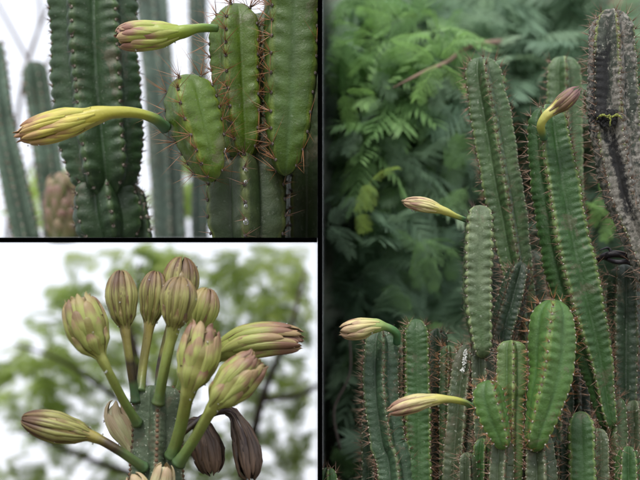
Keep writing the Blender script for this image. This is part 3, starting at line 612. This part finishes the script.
OPEN = lambda a: [(5, a - .02, .78, .62, 1.3, 0, 1.5), (6, a + .04, .90, .72, 1.2, .15, 1.9), (7, a + .10, .97, .8, .7, .3, 1.9), (8, a + .16, 1.01, .85, -.2, .3, 1.6), (7, a + .24, 1.01, .85, -2.6, .2, 1.6), (6, a + .26, 1.01, .9, -6, .2, 1.5), (4, .82, 1.0, .9, -10, .1, 1.4)]
def PF(rb, Rm, re, neck): return [(0, rb * 1.4), (.04, rb * 1.15), (.10, rb), (neck - .1, rb), (neck, rb * 1.25), (neck + .11, Rm * .78), (neck + .24, Rm), (1, re)]
FY = 3.40
# behind
bud(bc, [(158, 402, .03), (160, 370, .05), (168, 335, .06), (178, 300, .05), (183, 257, .05)], FY, PF(4.5, 18, 3, .60), T_OLB, P_STR, cl=1, bl=8, rows=CLOSED(0.64), drops=3, seed=3, label='brown striped bud at the back of the cluster')
bud(bc, [(176, 410, .03), (185, 370, .03), (195, 335, .03), (203, 310, .02), (208, 288, .02)], FY, PF(5, 15, 3, .60), T_OL, P_LIM, cl=1, bl=6, rows=CLOSED(0.64), drops=4, seed=4, label='lime green bud behind two others')
bud(bc, [(140, 392, .0), (143, 365, .02), (148, 335, .03), (152, 305, .03), (156, 271, .03)], FY, PF(4.6, 13.5, 2.5, .58), T_YB, P_STR, cl=1, bl=8, rows=CLOSED(0.61), drops=3, seed=5)
bud(bc, [(176, 400, .03), (190, 380, .02), (210, 361, .02), (238, 345, .01), (268, 339, 0), (301, 340, 0)], FY, PF(5.5, 17, 10, .40), T_OL, P_PNK, OPEN(0.44), 8, seed=6, label='large opening bud with pink tips pointing right')
bud(bc, [(136, 402, .0), (131, 370, -.02), (126, 335, -.03), (122, 300, -.03), (121, 270, -.03)], FY, PF(4.4, 15.3, 2.2, .56), T_OLB, P_STR, cl=1, bl=8, rows=CLOSED(0.60), drops=3, seed=7, label='closed brown striped bud on a dark banded tube')
bud(bc, [(138, 424, -.01), (122, 398, -.05), (106, 366, -.09), (90, 335, -.09), (79, 300, -.09)], FY, PF(4.6, 21, 14, .58), T_OL, P_LIM, OPEN(0.61), 6, seed=8, label='fat olive bud leaning left with a flat open top')
bud(bc, [(158, 404, -.025), (164, 370, -.05), (172, 335, -.06), (177, 308, -.07), (181, 277, -.07)], FY, PF(5.3, 17.5, 3, .60), T_OL, P_STR, cl=1, bl=8, rows=CLOSED(0.64), drops=8, seed=9, label='rounded brown striped bud in the middle front')
bud(bc, [(172, 457, -.02), (181, 425, -.06), (189, 390, -.11), (198, 358, -.11), (204, 327, -.11)], FY, PF(6.3, 20, 14.5, .56), T_OL, P_PNK, OPEN(0.60), 9, seed=10, label='tall open topped bud in front on a thick green tube')
bud(bc, [(178, 464, -.03), (196, 436, -.07), (215, 405, -.12), (236, 381, -.12), (256, 361, -.12)], FY, PF(5.6, 19.5, 14, .57), T_OL, P_PNK, OPEN(0.60), 9, seed=11, label='pink tipped open bud in front leaning right')
bud(bc, [(144, 468, -.02), (118, 450, -.07), (92, 436, -.07), (60, 428, -.07), (21, 419, -.07)], FY, PF(4.9, 14.8, 2.2, .50), T_OLC, P_STR, cl=1, bl=8, rows=CLOSED(0.54), drops=6, seed=12, label='closed brown striped bud lying out to the left')
bud(bc, [(140, 466, .03), (134, 450, .03), (124, 430, .03), (116, 415, .03), (116, 400, .03)], FY, [(0, 4), (.3, 8), (.6, 14), (.85, 12), (1, 4)], T_CRM, P_CRM, [(5, .08, .8, .9, .6, 0, 1.5), (6, .25, 1.0, .85, .4, 0, 1.6), (5, .02, .5, .8, .9, 0, 1.2)], 3, cl=1, seed=13, label='small cream coloured bud')
bud(bc, [(176, 434, .02), (192, 423, .02), (203, 432, .02), (208, 452, .02), (212, 475, .02)], FY, [(0, 4), (.2, 4), (.4, 10), (.65, 15), (.85, 11), (1, 3)], T_BLK, P_BLK, [(7, .2, .7, .8, .8, .4, 1.6), (8, .35, .98, .8, .8, .5, 1.8), (6, .45, 1.0, .9, .2, 0, 1.4)], 3, seed=14, label='withered black bud', wr=.5)
bud(bc, [(177, 438, -.0), (204, 417, -.0), (229, 411, -.0), (240, 428, -.0), (247, 452, -.0), (250, 479, -.0)], FY, [(0, 3), (.35, 4), (.52, 5), (.64, 10), (.8, 13.5), (1, 5)], T_BLK, P_BLK, [(7, .42, .8, .8, .8, .4, 1.6), (8, .52, .98, .8, .8, .5, 1.8), (6, .6, 1.0, .9, .2, 0, 1.4)], 3, seed=15, label='withered black bud hanging from a bent neck', wr=.5)
bud(bc, [(158, 505, -.03), (162, 484, -.06), (165, 464, -.07)], FY, [(0, 8), (.5, 12), (.85, 10), (1, 5)], T_CRM, P_CRM, [(5, .1, .8, .95, .6, 0, 1.5), (5, .3, 1.0, .95, .4, .3, 1.2)], 0, seed=16, label='cream coloured new bud low in front')
bud(bc, [(146, 508, -.03), (139, 488, -.05), (131, 474, -.05)], FY, [(0, 8), (.5, 11), (.85, 8), (1, 3)], T_CRM, P_CRM, [(5, .1, .8, .95, .6, 0, 1.5), (5, .3, 1.0, .95, .4, .3, 1.2)], 0, seed=17, label='cream coloured new bud low in front')

# ------------------------------------------------------------------ right display: the cactus clump
A = cactus_mat('clump_grey_green', (.07, .14, .045), (.18, .24, .09), (.06, .12, .038), bloom=(.17, .24, .12), bloom_amt=.5, speck=.4)
B_ = cactus_mat('clump_pale_worn', (.10, .16, .065), (.22, .28, .12), (.08, .14, .05), bloom=(.25, .30, .18), bloom_amt=.8, speck=.3, scale=1.2)
Cg = cactus_mat('clump_deep_green', (.045, .12, .028), (.17, .24, .07), (.045, .11, .028), bloom=(.075, .15, .05), bloom_amt=.4, speck=.15)
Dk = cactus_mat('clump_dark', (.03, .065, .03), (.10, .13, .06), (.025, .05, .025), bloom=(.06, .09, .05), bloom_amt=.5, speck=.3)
Br = cactus_mat('clump_fresh', (.085, .19, .035), (.17, .26, .06), (.065, .155, .04), bloom=(.15, .28, .10), bloom_amt=.35, speck=.1)
Ol = cactus_mat('clump_olive', (.075, .11, .05), (.20, .22, .12), (.06, .09, .04), bloom=(.14, .17, .10), bloom_amt=.6, speck=.5)
Rs = cactus_mat('clump_rusty', (.06, .12, .06), (.15, .2, .09), (.05, .09, .05), bloom=(.12, .19, .11), bloom_amt=.5, speck=.3, blotch=(.07, .045, .03), blotch_amt=.2, scale=1.3)
Gy = cactus_mat('clump_corky_grey', (.06, .075, .055), (.24, .29, .08), (.015, .017, .016), bloom=(.09, .10, .08), bloom_amt=.5, speck=.7, rough=.8, blotch=(.012, .012, .014), blotch_amt=.2, scale=1.1)
nt = Gy.node_tree; q = N(nt); bs = nt.nodes['Principled BSDF']; old_c = bs.inputs['Base Color'].links[0].from_socket
tc = q.n('ShaderNodeTexCoord'); mp = q.n('ShaderNodeMapping'); mp.inputs['Scale'].default_value = (1.6, 1.6, .35); q.l(tc.outputs['Object'], mp.inputs['Vector'])
big = q.noise(7, 5, .65, vec=mp.outputs[0], dist=.3); fine = q.noise(95, 3, .7)
ad = q.n('ShaderNodeMath', operation='MULTIPLY_ADD'); q.l(fine, ad.inputs[0]); ad.inputs[1].default_value = .55; q.l(big, ad.inputs[2])
cork = q.ramp(fine, [(.3, (.07, .068, .055)), (.5, (.165, .155, .13)), (.7, (.31, .295, .26))])
q.l(q.mix(q.ramp(ad.outputs[0], [(.70, (0, 0, 0)), (.80, (1, 1, 1))]), old_c, cork), bs.inputs['Base Color'])
cork_c = bs.inputs['Base Color'].links[0].from_socket
def streak(prev, x0, z0, slope, w, za, zb):
    sp = q.n('ShaderNodeSeparateXYZ'); q.l(tc.outputs['Object'], sp.inputs[0])
    def mth(op, a, b):
        m_ = q.n('ShaderNodeMath', operation=op)
        for i_, v_ in enumerate((a, b)):
            if hasattr(v_, 'links'): q.l(v_, m_.inputs[i_])
            else: m_.inputs[i_].default_value = v_
        return m_.outputs[0]
    dx = mth('SUBTRACT', sp.outputs[0], mth('ADD', mth('MULTIPLY', mth('SUBTRACT', sp.outputs[2], z0), slope), x0))
    dd = mth('DIVIDE', mth('ABSOLUTE', dx, 0), w); dz = mth('DIVIDE', mth('ABSOLUTE', mth('SUBTRACT', sp.outputs[2], (za + zb) / 2), 0), (zb - za) / 2)
    tot = mth('ADD', mth('MAXIMUM', dd, dz), mth('MULTIPLY', mth('SUBTRACT', big, .5), 2.2)); tot = mth('ADD', tot, mth('MULTIPLY', mth('SUBTRACT', fine, .5), 1.6))
    return q.mix(q.ramp(tot, [(.60, (.92,) * 3), (1.15, (0, 0, 0))]), prev, (.012, .012, .014))
c_ = streak(cork_c, .556, 1.35, .02, .016, 1.26, 1.43); c_ = streak(c_, .595, 1.18, -.25, .014, 1.07, 1.29)
q.l(c_, bs.inputs['Base Color'])
def col(label, path, dY, mat, buds=None, old=None, **k):
    c = cact(label, (path[0][0], min(480, path[0][1])), F + dY, group='columns of the cactus clump')
    k.setdefault('lam', 7.5); k.setdefault('spn', 7); k.setdefault('spl', 11); k.setdefault('spw', .24); k.setdefault('arr', 1.1); k['spw'] = .30
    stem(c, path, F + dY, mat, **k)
    if old: stem(c, old, F + dY + .03, Ol, n=5, phase=12, D=.4, lam=7.5, spn=5, spl=8, spw=.42, arr=1.15, name='old_stem')
    return c
G = 800  # picture row of the ground under the clump
col('tall grey green column with a rounded tip, tallest at the left of the clump', [(545, G, 14), (528, 420, 14), (520, 300, 15), (511, 240, 19), (500, 180, 21.5), (490, 120, 21.5), (483, 80, 20), (481, 57, 19)], .14, A, n=5, phase=5, spn=7, spl=11)
col('grey green column top rising behind the small brownish bud', [(570, G, 17), (568, 400, 17), (565, 240, 18), (564, 120, 19), (563, 56, 17)], .34, A, n=5, phase=2, lam=9)
c5 = col('deep green column with a wide flat face in the middle, bearing a small brownish bud', [(611, 430, 9), (606, 408, 12), (597, 360, 19), (581, 300, 27), (567, 240, 28), (557, 180, 26), (551, 140, 24), (548, 104, 20)], .02, Cg, n=5, phase=-28, D=.36, spn=7, spl=10, old=[(610, G, 15), (610, 500, 15), (609, 440, 15), (609, 402, 12)])
col('thick corky grey column with black rot at the upper right', [(720, G, 24), (700, 420, 24), (668, 300, 22), (642, 238, 20), (624, 185, 23), (614, 120, 26), (612, 60, 25), (611, 9, 20)], .0, Gy, n=6, phase=8, D=.36, lam=7, spn=6, spl=12, spm=SP_PINK)
c2 = col('short pale worn column with two ribs at its sides, bearing a yellow bud at its top left', [(483, 358, 10), (481, 338, 13), (478, 305, 17), (478, 260, 18), (480, 205, 16)], -.04, B_, n=4, phase=45, D=.28, lam=9, sc=.11, pleat=.07, old=[(492, G, 13), (488, 500, 13), (484, 420, 13), (481, 340, 12)], spn=6, spl=7, spm=SP_DARK)
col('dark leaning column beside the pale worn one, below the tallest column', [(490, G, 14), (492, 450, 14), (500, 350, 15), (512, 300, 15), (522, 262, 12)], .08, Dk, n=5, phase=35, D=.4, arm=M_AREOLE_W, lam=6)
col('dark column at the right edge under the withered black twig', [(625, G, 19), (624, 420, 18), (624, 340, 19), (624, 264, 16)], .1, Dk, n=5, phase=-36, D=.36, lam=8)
col('bright fresh green column in front, its broad tip with orange spines', [(534, 452, 10), (537, 436, 14), (545, 405, 20), (551, 370, 23), (552, 330, 23), (553, 299, 19)], -.14, Br, n=4, phase=-42, twist=38, D=.27, lam=9, sc=.04, spn=8, spl=11, spm=SP_ORANGE, arr=1.4, old=[(540, G, 17), (540, 500, 17), (539, 460, 16), (538, 430, 13)])
c9 = col('small fresh green pad bearing the lower right yellow bud', [(503, 450, 8), (501, 438, 11), (494, 418, 16), (489, 398, 17), (488, 380, 15)], -.16, Br, n=4, phase=26, twist=-10, D=.27, lam=8, spn=8, spl=10, spm=SP_ORANGE, arr=1.3, old=[(500, G, 13), (500, 500, 13), (501, 460, 13), (502, 434, 10)])
col('yellowish green column tip between the small pad and the bright front column', [(512, G, 12), (511, 440, 12), (511, 390, 16), (511, 340, 15)], -.10, cactus_mat('clump_yellowish', (.13, .22, .06), (.28, .34, .12), (.08, .16, .05), bloom=(.2, .3, .12), bloom_amt=.4, speck=.2), n=5, phase=3, lam=8)
col('low column with a whitish rib directly under the small fresh pad', [(506, G, 14), (506, 500, 15), (507, 428, 13)], -.06, Ol, n=5, phase=30, lam=8)
col('low dark green column left of the whitish ribbed one at the bottom', [(480, G, 11), (481, 500, 11), (483, 438, 10)], -.04, Cg, n=5, phase=10, lam=8)
col('narrow olive column squeezed right of the whitish ribbed one at the bottom', [(527, G, 9), (526, 500, 9), (525, 440, 8)], .0, Ol, n=5, phase=10, lam=8)
c13 = col('column with a rusty scarred side at the left end of the clump, bearing a curved bud', [(400, G, 19), (396, 500, 19), (386, 440, 19), (380, 390, 19), (380, 345, 18), (381, 330, 15)], -.02, Rs, n=5, phase=-62, D=.46, lam=7, spn=7, spl=10)
col('upright green column with a wide flat front, second from the left end of the clump', [(418, G, 17), (418, 500, 17), (417, 400, 17), (416, 340, 16), (416, 319, 14)], -.0, Cg, n=4, phase=45, D=.28, lam=6.5, spn=7, spl=9)
col('thin dark column just right of the flat fronted one', [(440, G, 12), (440, 500, 12), (438, 400, 12), (437, 328, 10)], .09, Dk, n=5, phase=20, lam=7)
col('small pale column tip right of the thin dark column', [(449, G, 10), (449, 500, 10), (449, 400, 10), (449, 345, 9)], .05, A, n=5, phase=-10, lam=7, spm=SP_ORANGE)
c17 = col('olive column with white scale patches on its rib, left of the small fresh pad', [(455, G, 17), (457, 500, 17), (461, 420, 17), (466, 370, 16), (469, 344, 12)], .02, Ol, n=5, phase=8, lam=7.5)
col('dull olive column behind the small fresh pad', [(484, G, 15), (483, 500, 15), (481, 400, 15), (480, 346, 12)], .12, Ol, n=5, phase=28, lam=7.5)
col('low green column with a flat front at the bottom right', [(582, G, 18), (582, 500, 18), (581, 440, 17.5), (580, 411, 15)], -.04, Cg, n=4, phase=40, D=.3, lam=8, arm=M_AREOLE_W)
col('worn grey green column at the bottom right corner', [(616, G, 15), (615, 500, 15), (613, 440, 15), (612, 395, 13)], .04, A, n=5, phase=5, lam=7)
col('dull column against the right edge at the bottom', [(636, G, 13), (636, 500, 13), (635, 440, 13), (634, 400, 12)], .07, Ol, n=5, phase=15, lam=7)
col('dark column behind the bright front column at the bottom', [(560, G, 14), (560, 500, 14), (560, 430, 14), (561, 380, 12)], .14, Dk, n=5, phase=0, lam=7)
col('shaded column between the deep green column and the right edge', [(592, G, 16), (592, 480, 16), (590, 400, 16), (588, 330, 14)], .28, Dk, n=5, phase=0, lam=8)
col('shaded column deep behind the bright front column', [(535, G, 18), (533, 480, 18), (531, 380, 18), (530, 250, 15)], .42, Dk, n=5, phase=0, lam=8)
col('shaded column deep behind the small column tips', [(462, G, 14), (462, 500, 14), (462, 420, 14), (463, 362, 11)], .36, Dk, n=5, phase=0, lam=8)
col('dark stub of a column at the bottom left corner beside the black divider', [(326, G, 11), (327, 520, 11), (328, 467, 9)], -.02, Cg, n=5, phase=0, lam=7, spl=8, clip=CL_R)

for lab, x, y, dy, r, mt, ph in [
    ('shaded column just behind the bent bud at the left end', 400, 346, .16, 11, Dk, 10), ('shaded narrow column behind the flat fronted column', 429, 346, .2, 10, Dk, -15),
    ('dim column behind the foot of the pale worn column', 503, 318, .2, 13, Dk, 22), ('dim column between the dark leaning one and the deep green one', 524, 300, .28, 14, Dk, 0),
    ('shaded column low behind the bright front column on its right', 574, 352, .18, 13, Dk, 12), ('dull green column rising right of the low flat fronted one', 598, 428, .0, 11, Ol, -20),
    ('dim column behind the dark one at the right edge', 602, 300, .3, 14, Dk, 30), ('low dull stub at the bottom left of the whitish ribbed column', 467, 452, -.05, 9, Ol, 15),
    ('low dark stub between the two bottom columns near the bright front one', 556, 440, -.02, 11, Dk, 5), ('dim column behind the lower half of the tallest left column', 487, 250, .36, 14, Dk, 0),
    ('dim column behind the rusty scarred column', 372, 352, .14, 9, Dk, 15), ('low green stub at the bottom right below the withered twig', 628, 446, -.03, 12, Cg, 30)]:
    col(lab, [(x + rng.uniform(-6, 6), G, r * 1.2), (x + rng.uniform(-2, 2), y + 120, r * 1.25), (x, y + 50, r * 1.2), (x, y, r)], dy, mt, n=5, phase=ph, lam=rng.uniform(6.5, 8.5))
# rot hole on the corky column
RB = [(0, 4), (.2, 4), (.45, 3.6), (.62, 6.5), (.78, 8.5), (.92, 7), (1, 3)]
TY2 = tube_mat('tube_pale_yellow', [(0, (.05, .16, .10)), (.10, (.12, .24, .10)), (.25, (.45, .47, .10)), (.55, (.60, .55, .17)), (1, (.5, .4, .15))], amt=.1)
PY2 = tepal_mat('tepal_pale_pink', (.55, .52, .20), (.64, .56, .27), (.45, .30, .20), (.30, .14, .10), (.32, .22, .10), .5, ew=.2)
PBR = tepal_mat('tepal_dusky_brown', (.22, .17, .08), (.26, .16, .10), (.20, .10, .10), (.12, .05, .06), (.10, .06, .05), .5)
PCL = [(6, .5, .85, .8, .4, 0, .8), (7, .56, .96, .85, .6, .2, 1.0), (6, .66, 1.03, .85, .1, .2, .8)]
bud(c2, [(466, 220, -.04), (456, 216, -.06), (442, 210, -.07), (424, 205, -.07), (404, 202, -.07)], F, [(0, 2.6), (.2, 2.6), (.42, 4), (.65, 6.5), (1, 2)], TY2, PY2, PCL, 2, seed=21, label='slim yellow bud with a dark pointed tip')
bud(c13, [(397, 343, -.04), (396, 333, -.06), (386, 327, -.08), (373, 326, -.09), (358, 329, -.09), (341, 331, -.09)], F, [(0, 4), (.2, 4), (.38, 3.8), (.55, 7), (.75, 10), (1, 5)], tube_mat('tube_bent_green', [(0, (.04, .14, .07)), (.3, (.10, .24, .08)), (.5, (.3, .4, .12)), (1, (.5, .45, .2))], amt=.1), PY2, PCL, 2, seed=22, label='plump pale bud on a bent green tube')
bud(c9, [(475, 408, -.0), (463, 402, -.02), (445, 399, -.04), (425, 401, -.05), (408, 405, -.05), (391, 411, -.05)], F - .12, [(0, 3.5), (.1, 3.2), (.35, 3.6), (.55, 6), (.75, 8.8), (1, 4)], TY2, PY2, PCL, 3, seed=23, label='long pale yellow bud')
bud(c5, [(544, 138, -.03), (541, 126, -.06), (546, 116, -.07), (556, 108, -.07), (566, 100, -.08), (578, 89, -.08)], F, [(0, 4), (.3, 4.2), (.5, 5), (.75, 7.5), (1, 2)], TY2, PBR, PCL, 0, seed=24, label='small dusky brown bud on a yellow tube')
# white scale patches
mb = MB()
for k in range(110):
    t_ = rng.uniform(0, 1); blob(mb, at(466 - 3 * t_ + rng.normal(0, 1.0), 350 + 22 * t_ + rng.normal(0, 1.5), 3.548 - .004 + rng.uniform(-.004, .006)), np.array([rng.normal(0, .3), -1, rng.normal(0, .3)]), rng.uniform(.3, 1.0) * K * F, .25, 7)
mb.build('scale_patches', plain('white_scale', (.72, .74, .70), .9, .1, 100), c17, kind='stuff')
# withered dark twig lying on the right hand dark column
w = empty('withered_twig', at(618, 262, 3.64), 'knotted blackish purple withered twig lying over the dark column at the right edge', 'twig')
M_TW = plain('withered_purple', (.018, .014, .02), .45, .5, 60, .6)
for rows_ in [((594, 264, 3.63, 2), (604, 256, 3.61, 3.2), (618, 254, 3.60, 3.6), (632, 258, 3.60, 3), (645, 264, 3.60, 2.4)), ((604, 258, 3.63, 2), (616, 262, 3.58, 2.4), (628, 262, 3.58, 2.6), (638, 268, 3.58, 2)),
              ((612, 254, 3.60, 1.6), (608, 248, 3.60, 1.3), (600, 250, 3.58, .6)), ((626, 255, 3.60, 1.6), (633, 250, 3.58, 1.2), (640, 251, 3.58, .6))]:
    mb = MB(); tube(mb, *limb(*rows_), seg=8); mb.build('twig_strand', M_TW, w)
# torn hole with pale rim in the corky column
hp = empty('peeling_scar', at(610, 116, 3.45), 'torn black scar with ragged yellowish upper rims in the side of the corky grey column', 'scar')
mb = MB()
for cx, sg in ((603.0, -1), (616.5, 1)):
    for a in np.linspace(.1, PI - .1, 26):
        k = .45 + .9 * math.sin(a) ** 2; rx = 5.5 + rng.normal(0, .6)
        blob(mb, at(cx + rx * math.cos(a), 119 - 4.6 * math.sin(a) + rng.normal(0, .4) + .12 * sg * (cx - 609), 3.495 + .0012 * abs(cx + rx * math.cos(a) - 610) + rng.uniform(-.003, .003)), np.array([rng.normal(0, .4), -1, rng.normal(0, .4)]), k * rng.uniform(.5, 1.1) * K * F, 1.0, 6)
for a in np.linspace(0, 1, 14): blob(mb, at(610 + rng.normal(0, .5), 115 + 11 * a, 3.500), np.array([0, -1, 0.]), rng.uniform(.7, 1.3) * (1.2 - .7 * a) * K * F, 1.0, 6)
mb.build('rim', plain('scar_rim_yellow', (.24, .27, .05), .6, .6, 90), hp, kind='stuff')
mb = MB()
for k in range(90):
    a = rng.uniform(0, 2 * PI); r = rng.uniform(0, 1) ** .6
    blob(mb, at(609 + 13 * r * math.cos(a), 118 + 8 * r * math.sin(a), 3.507 + .020 * (r * math.cos(a)) ** 2), np.array([rng.normal(0, .3), -1, rng.normal(0, .3)]), rng.uniform(1.2, 3.4) * K * F, .5, 7)
mb.build('hollow', plain('scar_black', (.008, .008, .008), .8, .3, 80, .6), hp, kind='stuff')
